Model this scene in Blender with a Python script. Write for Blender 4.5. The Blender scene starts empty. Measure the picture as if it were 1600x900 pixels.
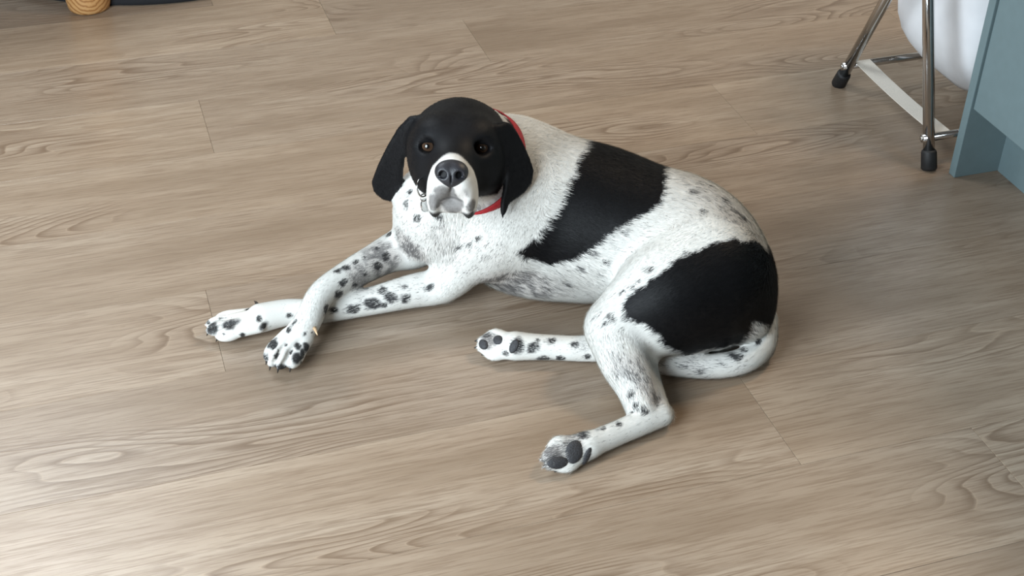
import bpy, bmesh, math, random
import numpy as np
from mathutils import Vector, Matrix
from mathutils.bvhtree import BVHTree

random.seed(7); RNG = np.random.default_rng(7)
scene = bpy.context.scene
C = scene.collection

# ------------------------------------------------------------------ camera, world, lights, exposure
CAM_H, FPX = 1.30, 2200.0
PITCH, YAW, ROLL = 0.62464, 0.32512, 0.02421
def _basis():
    cp, sp, cy, sy = math.cos(PITCH), math.sin(PITCH), math.cos(YAW), math.sin(YAW)
    fw = np.array([sy*cp, cy*cp, -sp]); rt = np.array([cy, -sy, 0.]); up = np.cross(rt, fw)
    c, s = math.cos(ROLL), math.sin(ROLL)
    return np.array([c*rt+s*up, -s*rt+c*up, fw])
VM = _basis()
EYE = np.array([0, 0, CAM_H])
def at(px, py, z=0.0):
    """point of the place at height z that the photograph shows at pixel (px, py)"""
    d = np.array([(px-800)/FPX, -(py-450)/FPX, 1.0]) @ VM
    return EYE + d*((z-CAM_H)/d[2])
cam_d = bpy.data.cameras.new('camera'); cam = bpy.data.objects.new('camera', cam_d); C.objects.link(cam)
cam_d.sensor_fit = 'HORIZONTAL'; cam_d.sensor_width = 36.0; cam_d.lens = 36.0*FPX/1600.0
cam_d.clip_start = 0.05; cam_d.clip_end = 50
m = Matrix.Identity(4)
for i in range(3):
    m[i][0], m[i][1], m[i][2], m[i][3] = VM[0][i], VM[1][i], -VM[2][i], EYE[i]
cam.matrix_world = m
scene.camera = cam

world = bpy.data.worlds.new('world'); scene.world = world; world.use_nodes = True
bg = world.node_tree.nodes['Background']
bg.inputs[0].default_value = (1.0, 0.90, 0.79, 1); bg.inputs[1].default_value = 0.085

def area(name, loc, target, sx, sy, power, col):
    l = bpy.data.lights.new(name, 'AREA'); l.shape = 'RECTANGLE'; l.size = sx; l.size_y = sy
    l.energy = power; l.color = col
    o = bpy.data.objects.new(name, l); C.objects.link(o); o.location = loc
    o.rotation_euler = (Vector(target)-Vector(loc)).to_track_quat('-Z', 'Y').to_euler()
    return o
# tall window door on the left, an overhead panel added for the floor glare, and a warm lamp above the kitchen cabinets on the right
area('window_daylight', (-1.30, .50, 1.00), (0.1, 1.30, 0.0), 1.4, 1.7, 130, (0.80, 0.915, 1.0))
area('glare_light', (-.70, 3.40, 2.45), (-.25, 1.6, 0.0), 1.4, 1.0, 52, (0.88, 0.95, 1.0))
area('kitchen_lamp', (1.95, 1.95, 2.05), (0.5, 1.75, 0.0), 0.32, 0.32, 21, (1.0, 0.79, 0.57))

vs = scene.view_settings
vs.view_transform = 'Standard'; vs.look = 'None'; vs.exposure = 0.0; vs.gamma = 1.0; vs.use_curve_mapping = False

# ------------------------------------------------------------------ helpers
def srgb(r, g, b):
    f = lambda c: (c/255)/12.92 if c/255 <= 0.04045 else ((c/255+0.055)/1.055)**2.4
    return (f(r), f(g), f(b), 1.0)
class NT:
    def __init__(self, name):
        self.mat = bpy.data.materials.new(name); self.mat.use_nodes = True
        self.t = self.mat.node_tree; self.b = self.t.nodes['Principled BSDF']
    def n(self, kind, **kw):
        x = self.t.nodes.new(kind)
        for k, v in kw.items(): setattr(x, k, v)
        return x
    def l(self, a, b): self.t.links.new(a, b)
    def math(self, op, a, b=None, c=None, clamp=False):
        x = self.n('ShaderNodeMath', operation=op); x.use_clamp = clamp
        for i, v in enumerate((a, b, c)):
            if v is None: continue
            if isinstance(v, (int, float)): x.inputs[i].default_value = v
            else: self.l(v, x.inputs[i])
        return x.outputs[0]
    def mix(self, f, a, b, blend='MIX'):
        x = self.n('ShaderNodeMix', data_type='RGBA', blend_type=blend)
        if isinstance(f, (int, float)): x.inputs[0].default_value = f
        else: self.l(f, x.inputs[0])
        for i, v in ((6, a), (7, b)):
            if isinstance(v, tuple): x.inputs[i].default_value = v
            else: self.l(v, x.inputs[i])
        return x.outputs[2]
    def ramp(self, f, stops):
        x = self.n('ShaderNodeValToRGB'); e = x.color_ramp.elements
        while len(e) < len(stops): e.new(0.5)
        for q, (p, c) in zip(e, stops):
            q.position = p; q.color = c if isinstance(c, tuple) else (c, c, c, 1)
        self.l(f, x.inputs[0]); return x.outputs[0]
    def noise(self, vec, scale, detail=2, rough=0.5, dist=0.0):
        x = self.n('ShaderNodeTexNoise'); x.inputs['Scale'].default_value = scale
        x.inputs['Detail'].default_value = detail; x.inputs['Roughness'].default_value = rough
        x.inputs['Distortion'].default_value = dist
        if vec is not None: self.l(vec, x.inputs['Vector'])
        return x.outputs['Fac']
    def mapping(self, vec, scale=(1, 1, 1), loc=None):
        x = self.n('ShaderNodeMapping'); x.inputs['Scale'].default_value = scale
        self.l(vec, x.inputs['Vector'])
        if loc is not None: self.l(loc, x.inputs['Location'])
        return x.outputs[0]
    def bump(self, h, strength, dist):
        x = self.n('ShaderNodeBump'); x.inputs['Strength'].default_value = strength
        x.inputs['Distance'].default_value = dist; self.l(h, x.inputs['Height'])
        self.l(x.outputs[0], self.b.inputs['Normal'])
def simple(name, col, rough=0.5, metal=0.0, spec=0.5, nscale=0, namp=0.08, bump=0):
    k = NT(name); k.b.inputs['Roughness'].default_value = rough; k.b.inputs['Metallic'].default_value = metal
    k.b.inputs['Specular IOR Level'].default_value = spec
    if nscale:
        tc = k.n('ShaderNodeTexCoord').outputs['Object']
        f = k.noise(tc, nscale, 3)
        dark = tuple(c*(1-namp*2.2) for c in col[:3])+(1,); lite = tuple(min(1, c*(1+namp*2.2)) for c in col[:3])+(1,)
        k.l(k.ramp(f, [(0.3, dark), (0.7, lite)]), k.b.inputs['Base Color'])
        if bump: k.bump(f, bump, 0.002)
    else: k.b.inputs['Base Color'].default_value = col
    return k.mat

def obj(name, me, mat, parent=None, smooth=False):
    o = bpy.data.objects.new(name, me); C.objects.link(o)
    if mat is not None and not me.materials: me.materials.append(mat)
    if smooth:
        me.polygons.foreach_set('use_smooth', [True]*len(me.polygons))
    if parent is not None: o.parent = parent
    return o
def bm_obj(name, bm, mat, parent=None, smooth=False):
    bmesh.ops.recalc_face_normals(bm, faces=bm.faces[:])
    me = bpy.data.meshes.new(name); bm.to_mesh(me); bm.free()
    return obj(name, me, mat, parent, smooth)
def box(bm, x0, x1, y0, y1, z0, z1, bevel=0.0, seg=2):
    r = bmesh.ops.create_cube(bm, size=1.0)
    for v in r['verts']:
        v.co = Vector((x0+(v.co.x+.5)*(x1-x0), y0+(v.co.y+.5)*(y1-y0), z0+(v.co.z+.5)*(z1-z0)))
    if bevel:
        es = list({e for v in r['verts'] for e in v.link_edges})
        bmesh.ops.bevel(bm, geom=es, offset=bevel, segments=seg, profile=0.5, affect='EDGES')
def tube(bm, pts, rad, seg=16, caps=True):
    pts = [Vector(p) for p in pts]; n = len(pts)
    rads = rad if isinstance(rad, (list, tuple)) else [rad]*n
    rings = []; prev = None
    for i, p in enumerate(pts):
        t = (pts[min(i+1, n-1)]-pts[max(i-1, 0)]).normalized()
        if prev is None: a = t.orthogonal().normalized()
        else: a = (prev - t*prev.dot(t)).normalized()
        prev = a; b = t.cross(a)
        rings.append([bm.verts.new(p+(a*math.cos(2*math.pi*k/seg)+b*math.sin(2*math.pi*k/seg))*rads[i]) for k in range(seg)])
    for r0, r1 in zip(rings, rings[1:]):
        for k in range(seg): bm.faces.new((r0[k], r0[(k+1) % seg], r1[(k+1) % seg], r1[k]))
    if caps: bm.faces.new(rings[0][::-1]); bm.faces.new(rings[-1])
def lathe(bm, prof, cx, cy, seg=48):
    rings = [[bm.verts.new((cx+r*math.cos(2*math.pi*k/seg), cy+r*math.sin(2*math.pi*k/seg), z)) for k in range(seg)] for r, z in prof]
    for r0, r1 in zip(rings, rings[1:]):
        for k in range(seg): bm.faces.new((r0[k], r0[(k+1) % seg], r1[(k+1) % seg], r1[k]))
    bm.faces.new(rings[0][::-1]); bm.faces.new(rings[-1])
def tag(o, label, cat, group=None, kind=None):
    if label: o['label'] = label
    if cat: o['category'] = cat
    if group: o['group'] = group
    if kind: o['kind'] = kind
    return o
def empty(name, loc, label, cat):
    o = bpy.data.objects.new(name, None); C.objects.link(o); o.location = loc; o.empty_display_size = 0.05
    return tag(o, label, cat)
def adopt(o, parent):
    """parent o to an Empty that stands away from the origin, keeping its place"""
    o.parent = parent; o.matrix_parent_inverse = Matrix.Translation(parent.location).inverted()
    return o

# ------------------------------------------------------------------ floor of wood-look planks
def wood_floor_mat():
    k = NT('oak_vinyl_plank')
    tc = k.n('ShaderNodeTexCoord').outputs['Object']
    rnd = k.n('ShaderNodeObjectInfo').outputs['Random']
    off = k.n('ShaderNodeCombineXYZ')
    k.l(k.math('MULTIPLY', rnd, 37.0), off.inputs[0]); k.l(k.math('MULTIPLY', rnd, 91.0), off.inputs[1]); k.l(k.math('MULTIPLY', rnd, 53.0), off.inputs[2])
    o = off.outputs[0]
    wig = k.noise(k.mapping(tc, (6, 22, 1), o), 1.0, 3)
    # ring lines: contours of a long stretched field
    base = k.noise(k.mapping(tc, (1.25, 7.5, 1), o), 1.0, 1.5, 0.4, 0.25)
    v = k.math('ADD', k.math('MULTIPLY', base, 32.0), k.math('MULTIPLY', wig, 1.1))
    fr = k.math('FRACT', v)
    ring = k.ramp(fr, [(0.0, 0.0), (0.5, 0.22), (0.86, 1.0), (1.0, 0.0)])
    patch = k.ramp(k.noise(k.mapping(tc, (1.6, 5.0, 1), o), 1.0, 2), [(0.52, 0.0), (0.62, 1.0)])
    ringm = k.math('MULTIPLY', ring, patch)
    streak = k.noise(k.mapping(tc, (3.0, 75, 1), o), 1.0, 4, 0.6)
    fine = k.noise(k.mapping(tc, (15, 300, 1), o), 1.0, 3, 0.65)
    broad = k.noise(k.mapping(tc, (1.4, 9, 1), o), 1.0, 3, 0.55)
    c1 = k.ramp(broad, [(0.28, srgb(134, 117, 99)), (0.5, srgb(154, 137, 119)), (0.75, srgb(168, 153, 136))])
    c2 = k.mix(k.math('MULTIPLY', k.ramp(streak, [(0.42, 1.0), (0.60, 0.0)]), 0.30), c1, srgb(122, 102, 83))
    c3 = k.mix(k.math('MULTIPLY', k.ramp(fine, [(0.36, 1.0), (0.54, 0.0)]), 0.66), c2, srgb(120, 101, 83))
    c4 = k.mix(k.math('MULTIPLY', ringm, 0.78), c3, srgb(106, 86, 68))
    pale = k.ramp(fr, [(0.93, 0.0), (0.97, 1.0), (1.0, 0.0)])
    c5 = k.mix(k.math('MULTIPLY', k.math('MULTIPLY', pale, patch), 0.35), c4, srgb(178, 158, 136))
    tint = k.ramp(rnd, [(0.0, (0.88, 0.88, 0.89, 1)), (1.0, (1.08, 1.07, 1.05, 1))])
    c6 = k.mix(1.0, c5, tint, 'MULTIPLY')
    k.l(c6, k.b.inputs['Base Color'])
    k.l(k.ramp(fine, [(0.3, 0.36), (0.7, 0.27)]), k.b.inputs['Roughness'])
    k.b.inputs['Specular IOR Level'].default_value = 0.5
    k.bump(k.math('ADD', k.math('MULTIPLY', fine, 0.7), k.math('MULTIPLY', ringm, -0.5)), 0.10, 0.0012)
    return k.mat
M_floor = wood_floor_mat()
M_joint = simple('floor_joint', srgb(70, 56, 44), 0.9)
ROW_W, ROW_Y0, PL = 0.209326, 2.675179, 1.5
bm = bmesh.new(); box(bm, -3.2, 4.2, -0.9, 4.6, -0.03, -0.005)
floor = bm_obj('floor', bm, M_joint); tag(floor, 'greyish oak wood-look plank floor', None, kind='structure')
def plank_mesh(L):
    bm = bmesh.new(); g = 0.00015
    box(bm, -L/2+g, L/2-g, -ROW_W/2+g, ROW_W/2-g, -0.006, 0.0)
    top = [e for e in bm.edges if all(v.co.z > -0.001 for v in e.verts)]
    bmesh.ops.bevel(bm, geom=top, offset=0.0005, segments=2, profile=0.6, affect='EDGES')
    bmesh.ops.recalc_face_normals(bm, faces=bm.faces[:])
    me = bpy.data.meshes.new('plank'); bm.to_mesh(me); bm.free(); me.materials.append(M_floor)
    return me
PM = plank_mesh(PL)
JOINT = {0: .775, 1: .187, 2: 1.168, 3: .62, 4: .114, 5: .80, 6: .827, 7: 1.092, -1: .50}
for row in range(-9, 17):
    j = JOINT.get(row, (row*0.613) % PL)
    yc = ROW_Y0-(row+.5)*ROW_W
    n0 = math.floor((-3.0-j)/PL)
    x = j+n0*PL
    while x < 4.1:
        if x+PL > -3.1:
            o = bpy.data.objects.new('plank', PM); C.objects.link(o)
            o.location = (x+PL/2, yc, 0); o.parent = floor
        x += PL

M_wall = simple('painted_wall', srgb(205, 200, 190), .9, nscale=30, namp=.02)
bm = bmesh.new(); box(bm, 2.14, 2.24, -.9, 4.6, 0, 2.5); tag(bm_obj('wall_right', bm, M_wall), None, None, kind='structure')
bm = bmesh.new(); box(bm, -3.2, 2.24, 4.6, 4.7, 0, 2.5); tag(bm_obj('wall_back', bm, M_wall), None, None, kind='structure')

# ------------------------------------------------------------------ kitchen cabinet at the right
M_cab = simple('blue_grey_lacquer', srgb(101, 118, 121), 0.5, nscale=60, namp=0.015)
M_gap = simple('dark_gap', srgb(40, 48, 52), 0.8)
cx0, cy1 = 1.440, 1.826
cab = empty('kitchen_cabinet', (1.70, 1.4, 0), 'blue-grey kitchen cabinet with recessed plinth at the right edge', 'cabinet')
def part(name, parent, mat, f, smooth=False):
    bm = bmesh.new(); f(bm); return adopt(bm_obj(name, bm, mat, None, smooth), parent)
part('end_panel', cab, M_cab, lambda b: box(b, cx0, cx0+.60, cy1-.018, cy1, 0.0, .90, .0012))
part('plinth', cab, M_cab, lambda b: box(b, cx0+.090, cx0+.106, .30, cy1-.018, 0.0, .150, .0008))
part('carcass', cab, M_gap, lambda b: box(b, cx0+.026, cx0+.58, .30, cy1-.0185, .151, .86))
for i in range(3):
    y1 = cy1-.0205-i*.50
    d = part('door', cab, M_cab, lambda b: box(b, cx0+.004, cx0+.024, y1-.497, y1, .140, .86, .0015))
    h = part('handle', cab, simple('brushed_steel', srgb(180, 180, 178), .3, 1.0), lambda b: box(b, cx0-.012, cx0+.004, y1-.32, y1-.18, .80, .812, .002))
    mw = h.matrix_world.copy(); h.parent = d; h.matrix_parent_inverse = Matrix.Identity(4)
part('worktop', cab, simple('pale_worktop', srgb(205, 203, 196), .4, nscale=25, namp=.03), lambda b: box(b, cx0-.02, cx0+.62,   .28, cy1, .90, .93, .002))

# ------------------------------------------------------------------ laundry hamper: crossed chrome frames and white bag
M_chrome = simple('chrome_tube', (0.62, 0.62, 0.62, 1), 0.13, 1.0)
M_rubber = simple('black_rubber', srgb(26, 26, 27), 0.6, nscale=80, namp=.1)
M_strap = simple('white_webbing', srgb(214, 207, 196), .85, nscale=900, namp=.08, bump=.2)
hx, hy0, hy1 = 1.412, 1.846, 2.186
ham = empty('laundry_hamper', (1.6, 2.0, 0), 'white laundry hamper on crossed chrome legs beside the blue-grey cabinet', 'hamper')
HW = 0.40
def solve_lean(p, px, py):
    # the leg keeps to the plane x = const: pick its lean in y from where it leaves the picture
    d = np.array([(px-800)/FPX, -(py-450)/FPX, 1.0]) @ VM
    t = (p[0]-EYE[0])/d[0]; q = EYE+d*t
    return (q[1]-p[1])/(q[2]-p[2])
ln = solve_lean((hx, hy0, 0.0), 1450.5, 0); lf = solve_lean((hx, hy1, 0.0), 1386, 0)
print('HAMPER LEAN', ln, lf)
mid = (hy1-hy0)/2
zc = 0.36
lf = -mid/zc
ZT = 0.66
for (y, lean) in ((hy0, ln), (hy1, lf)):
    for k, x in enumerate((hx, hx+HW)):
        xx = x + (0.0 if lean < 0 else 0.0)
        part('leg', ham, M_chrome, lambda b: tube(b, [(xx, y+lean*z, z) for z in (.012, .3, ZT)], .0105, 20), True)
        part('rubber_foot', ham, M_rubber, lambda b: tube(b, [(xx, y+lean*z, z) for z in (0.0, .003, .030, .034)], [.0125, .0145, .0140, .0125], 20), True)
    part('crossbar', ham, M_chrome, lambda b: tube(b, [(hx-.014, y+lean*.055, .055), (hx+HW+.014, y+lean*.055, .055)], .0075, 16), True)
    part('rivet', ham, M_chrome, lambda b: tube(b, [(hx-.017, y+lean*.055, .055), (hx-.013, y+lean*.055, .055)], [.003, .0055], 12), True)
    part('top_rail', ham, M_chrome, lambda b: tube(b, [(hx-.01, y+lean*ZT, ZT), (hx+HW+.01, y+lean*ZT, ZT)], .0105, 16), True)
def strap(b, x):
    n = 14; a = np.array([x, hy0+ln*.055, .060]); c = np.array([x, hy1+lf*.055, .062]); w = .017
    rows = []
    for i in range(n+1):
        t = i/n; p = a+(c-a)*t; z = p[2]-.004*math.sin(math.pi*t)
        rows.append([b.verts.new((p[0]+dx, p[1], z+dz)) for dx, dz in ((-w, .0009), (w, .0009), (w, -.0009), (-w, -.0009))])
    for r0, r1 in zip(rows, rows[1:]):
        for k in range(4): b.faces.new((r0[k], r0[(k+1) % 4], r1[(k+1) % 4], r1[k]))
    b.faces.new(rows[0]); b.faces.new(rows[-1][::-1])
part('strap', ham, M_strap, lambda b: strap(b, hx+.028))
part('strap', ham, M_strap, lambda b: strap(b, hx+HW-.028))
M_bag = simple('white_cotton', srgb(212, 212, 214), .9, nscale=14, namp=.03, bump=.35)
def bag(b):
    # sack: rounded-bottom trough hung between the rails
    x0, x1 = hx+.085, hx+HW-.01; yc = (hy0+hy1)/2+.035
    N, Mz = 40, 26; rings = []
    for iz in range(Mz+1):
        t = iz/Mz; z = .058+(ZT-.058)*t
        s = 1-(1-min(t/.22, 1.0))**2.6
        hw = .155*(.42+.58*s) if t < .22 else .155
        hl = (x1-x0)/2*(.55+.45*s)
        ring = []
        for k in range(N):
            a = 2*math.pi*k/N; cc, ss = math.cos(a), math.sin(a)
            e = .45
            px_ = (x0+x1)/2+hl*math.copysign(abs(cc)**e, cc); py_ = yc+hw*math.copysign(abs(ss)**e, ss)
            wv = .006*math.sin(5*a+9*t)*s
            ring.append(b.verts.new((px_+wv*cc, py_+wv*ss, z)))
        rings.append(ring)
    for r0, r1 in zip(rings, rings[1:]):
        for k in range(N): b.faces.new((r0[k], r0[(k+1) % N], r1[(k+1) % N], r1[k]))
    b.faces.new(rings[0][::-1])
bg_o = part('bag', ham, M_bag, bag, True)

# ------------------------------------------------------------------ furniture foot and dark mat at the top left
k = NT('pine_wood'); tc = k.n('ShaderNodeTexCoord').outputs['Object']
w = k.n('ShaderNodeTexWave', wave_type='RINGS', rings_direction='Y'); w.inputs['Scale'].default_value = 38; w.inputs['Distortion'].default_value = 3.0; w.inputs['Detail'].default_value = 2; w.inputs['Detail Scale'].default_value = 2.0
mp = k.n('ShaderNodeMapping'); mp.inputs['Scale'].default_value = (1, 1, .8); mp.inputs['Location'].default_value = (0, 0, -.055); k.l(tc, mp.inputs['Vector']); k.l(mp.outputs[0], w.inputs['Vector'])
k.l(k.ramp(w.outputs['Fac'], [(0.1, srgb(180, 138, 90)), (0.75, srgb(166, 121, 72)), (1.0, srgb(136, 92, 50))]), k.b.inputs['Base Color']); k.b.inputs['Roughness'].default_value = .5
M_pine = k.mat
fx, fy = at(140, 12)[:2]
table = empty('wooden_table', (fx-.28, fy+.30, 0), 'light pine table on thick round legs at the top left corner', 'table')
R = .0465
for dx, dy in ((.28, -.30), (-.28, -.30), (.28, .30), (-.28, .30)):
    bm = bmesh.new()
    lathe(bm, [(R*.80, 0.0), (R*.90, .002), (R*.955, .008), (R, .022), (R*1.02, .07), (R*1.0, .40)], 0, 0, 48)
    o = bm_obj('leg', bm, M_pine, table, True); o.location = (dx, dy, 0)
bm = bmesh.new(); lathe(bm, [(.36, .40), (.385, .404), (.39, .42), (.385, .436), (.375, .44)], 0, 0, 64); bm_obj('table_top', bm, M_pine, table)

M_navy = simple('navy_felt', srgb(13, 14, 19), .9, nscale=300, namp=.1, bump=.3)
M_dot = simple('pale_thread', srgb(150, 150, 148), .8)
RM = .47; pc = at(263, 7.5); mx, my = pc[0]+.03, pc[1]+RM
mat_o = empty('round_floor_mat', (mx, my, 0), 'dark navy round floor mat with pale dotted stitching behind the pine table leg', 'mat')
bm = bmesh.new(); lathe(bm, [(RM-.006, 0.0), (RM, .004), (RM, .012), (RM-.008, .020), (RM-.03, .023), (.02, .023)], 0, 0, 160)
bm_obj('pad', bm, M_navy, mat_o, True)
bm = bmesh.new()
for q in range(190):
    a = 2*math.pi*q/190; r = RM-.020
    t = Vector((-math.sin(a), math.cos(a), 0)); p = Vector((r*math.cos(a), r*math.sin(a), .0228))
    tube(bm, [p-t*.0045, p+t*.0045], .0022, 6)
bm_obj('stitching', bm, M_dot, mat_o)
# ------------------------------------------------------------------ the dog: one continuous body grown from a smooth distance field
def new_field(lo, hi, vox):
    global VOX, LO, HI, GN, GX, GY, GZ, FIELD, PRIMS
    VOX, LO, HI = vox, np.asarray(lo, float), np.asarray(hi, float)
    GN = np.ceil((HI-LO)/VOX).astype(int)+1
    GX, GY, GZ = (LO[i]+VOX*np.arange(GN[i]) for i in range(3))
    FIELD = np.full(GN, 0.06, np.float32); PRIMS = []      # PRIMS: (group, distance function, flow direction)
new_field((0.06, 1.27, -0.006), (0.945, 1.965, 0.425), 0.0022)
def unit(v): v = np.asarray(v, float); return v/max(np.linalg.norm(v), 1e-9)
def _apply(fn, lo, hi, k, op):
    mrg = 0.012+k
    i0 = np.maximum(np.floor((lo-mrg-LO)/VOX).astype(int), 0); i1 = np.minimum(np.ceil((hi+mrg-LO)/VOX).astype(int)+1, GN)
    if np.any(i1 <= i0): return
    sl = tuple(slice(a, b) for a, b in zip(i0, i1))
    X, Y, Z = GX[sl[0]][:, None, None], GY[sl[1]][None, :, None], GZ[sl[2]][None, None, :]
    d = fn(X, Y, Z).astype(np.float32); a = FIELD[sl]
    if op == 'add':
        h = np.maximum(k-np.abs(a-d), 0)/k; FIELD[sl] = np.minimum(a, d)-h*h*k*.25
    else:
        d = -d; h = np.maximum(k-np.abs(a-d), 0)/k; FIELD[sl] = np.maximum(a, d)+h*h*k*.25
def cone(grp, a, b, ra, rb, k=.02, op='add', flow=None):
    a = np.asarray(a, float); b = np.asarray(b, float); ba = b-a; L2 = max(float(ba@ba), 1e-9)
    def fn(X, Y, Z):
        x, y, z = X-a[0], Y-a[1], Z-a[2]
        t = np.clip((x*ba[0]+y*ba[1]+z*ba[2])/L2, 0, 1)
        return np.sqrt((x-t*ba[0])**2+(y-t*ba[1])**2+(z-t*ba[2])**2)-(ra+(rb-ra)*t)
    r = max(ra, rb); _apply(fn, np.minimum(a, b)-r, np.maximum(a, b)+r, k, op)
    if op == 'add': PRIMS.append((grp, fn, unit(ba) if flow is None else unit(flow)))
def ell(grp, c, axes, rad, k=.02, op='add', flow=None):
    c = np.asarray(c, float); A = np.asarray(axes, float); r = np.asarray(rad, float)
    def fn(X, Y, Z):
        x, y, z = X-c[0], Y-c[1], Z-c[2]
        k0 = 0; k1 = 0
        for i in range(3):
            q = (x*A[i][0]+y*A[i][1]+z*A[i][2])/r[i]; k0 = k0+q*q; k1 = k1+(q/r[i])**2
        k0 = np.sqrt(k0); k1 = np.sqrt(k1)+1e-9
        return k0*(k0-1)/k1
    e = np.sqrt(((A.T*r)**2).sum(1)); _apply(fn, c-e, c+e, k, op)
    if op == 'add': PRIMS.append((grp, fn, unit(A[0]) if flow is None else unit(flow)))
def plate(grp, org, U, V, poly, half, k=.006, bend=(0, 0), rnd=.004):
    """ear leather: outline in the plane (U, V) through org, given thickness, bent by bend[0]*u^2 + bend[1]*v^2"""
    org = np.asarray(org, float); U = unit(U); V = unit(V-U*(V@U)); N = np.cross(U, V); P = np.asarray(poly, float)
    def fn(X, Y, Z):
        x, y, z = X-org[0], Y-org[1], Z-org[2]
        u = x*U[0]+y*U[1]+z*U[2]; v = x*V[0]+y*V[1]+z*V[2]; n = x*N[0]+y*N[1]+z*N[2]
        n = n-bend[0]*u*u-bend[1]*v*v
        d2 = np.full(np.broadcast(u, v).shape, 1e9); ins = np.zeros(d2.shape, bool)
        for (ax, ay), (bx, by) in zip(P, np.roll(P, -1, 0)):
            ex, ey = bx-ax, by-ay; wx, wy = u-ax, v-ay
            t = np.clip((wx*ex+wy*ey)/(ex*ex+ey*ey), 0, 1)
            d2 = np.minimum(d2, (wx-t*ex)**2+(wy-t*ey)**2)
            c = ((ay <= v) & (by > v)) | ((by <= v) & (ay > v))
            if by != ay: ins ^= c & (u < ax+(v-ay)/(by-ay)*ex)
        d = np.sqrt(d2); d = np.where(ins, -d, d)+rnd
        w = np.abs(n)-half+rnd
        return np.minimum(np.maximum(d, w), 0)+np.sqrt(np.maximum(d, 0)**2+np.maximum(w, 0)**2)-rnd
    pts = np.array([org+U*a+V*b for a, b in P]); _apply(fn, pts.min(0)-.03, pts.max(0)+.03, k, 'add')
    PRIMS.append((grp, fn, unit(V)))

# --- head frame: F towards the muzzle, U up, S to the dog's left (picture right)
E0 = at(711, 230, .300)
hd = unit([EYE[0]-E0[0], EYE[1]-E0[1], 0]); ya = math.radians(-3.5)
hd = np.array([hd[0]*math.cos(ya)-hd[1]*math.sin(ya), hd[0]*math.sin(ya)+hd[1]*math.cos(ya), 0])
el = math.radians(20.0)
HF = unit(hd*math.cos(el)+np.array([0, 0, math.sin(el)])); HS = unit(np.cross([0, 0, 1], HF)); HU = np.cross(HF, HS)
HA = np.array([HF, HU, HS])
def H(f, u, s): return E0+(HF*f+HU*u+HS*s)*.01
cm = .01

def chain(grp, nodes, k=.02, sub=5):
    """limb: a smooth curve through nodes (px, py, z, radius)"""
    P = np.array([np.append(at(*q[:3]), q[3]) for q in nodes]); n = len(P); C4 = []
    for i in range(n-1):
        p0, p1, p2, p3 = P[max(i-1, 0)], P[i], P[i+1], P[min(i+2, n-1)]
        for j in range(sub):
            t = j/sub; C4.append(.5*((2*p1)+(p2-p0)*t+(2*p0-5*p1+4*p2-p3)*t*t+(3*p1-p0-3*p2+p3)*t**3))
    C4.append(P[-1]); C4 = np.array(C4)
    segs = [(C4[i, :3], C4[i+1, :3]-C4[i, :3], C4[i, 3], C4[i+1, 3]) for i in range(len(C4)-1)]
    def seg(a, ba, ra, rb):
        L2 = max(float(ba@ba), 1e-9)
        def fn(X, Y, Z):
            x, y, z = X-a[0], Y-a[1], Z-a[2]
            t = np.clip((x*ba[0]+y*ba[1]+z*ba[2])/L2, 0, 1)
            return np.sqrt((x-t*ba[0])**2+(y-t*ba[1])**2+(z-t*ba[2])**2)-(ra+(rb-ra)*t)
        return fn
    fns = [seg(*q) for q in segs]
    r = C4[:, 3].max(); mrg = .012+k
    g0 = np.maximum(np.floor((C4[:, :3].min(0)-r-mrg-LO)/VOX).astype(int), 0); g1 = np.minimum(np.ceil((C4[:, :3].max(0)+r+mrg-LO)/VOX).astype(int)+1, GN)
    T = np.full(g1-g0, 0.2, np.float32)
    for f, (sa, sb, ra, rb) in zip(fns, segs):
        rr = max(ra, rb)+mrg
        i0 = np.maximum(np.floor((np.minimum(sa, sa+sb)-rr-LO)/VOX).astype(int), g0); i1 = np.minimum(np.ceil((np.maximum(sa, sa+sb)+rr-LO)/VOX).astype(int)+1, g1)
        if np.any(i1 <= i0): continue
        ts = tuple(slice(u-w, v-w) for u, v, w in zip(i0, i1, g0))
        d = f(GX[i0[0]:i1[0]][:, None, None], GY[i0[1]:i1[1]][None, :, None], GZ[i0[2]:i1[2]][None, None, :])
        T[ts] = np.minimum(T[ts], d)
    sl = tuple(slice(u, v) for u, v in zip(g0, g1)); A = FIELD[sl]
    h = np.maximum(k-np.abs(A-T), 0)/k; FIELD[sl] = np.minimum(A, T)-h*h*k*.25
    for f, q in zip(fns, segs): PRIMS.append((grp, f, unit(q[1])))
# trunk
chain('trunk', [(800, 330, .125, .086), (862, 334, .126, .110), (962, 362, .116, .110), (1058, 388, .110, .112), (1107, 434, .100, .098), (1150, 476, .078, .058)], .03)
chain('trunk', [(835, 262, .205, .047), (880, 292, .172, .064), (940, 322, .143, .080)], .05)   # withers
chain('trunk', [(776, 424, .034, .026), (805, 427, .040, .034), (850, 428, .046, .040), (900, 430, .05, .036)], .035)   # brisket and belly
# chest and neck
chain('neck', [(733, 238, .262, .058), (752, 252, .233, .067), (800, 267, .175, .083), (818, 312, .135, .090)], .04)
cone('neck', at(712, 300, .190), at(712, 352, .118), .045, .066, .045, flow=(0, 0, -1))      # throat to forechest
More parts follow.
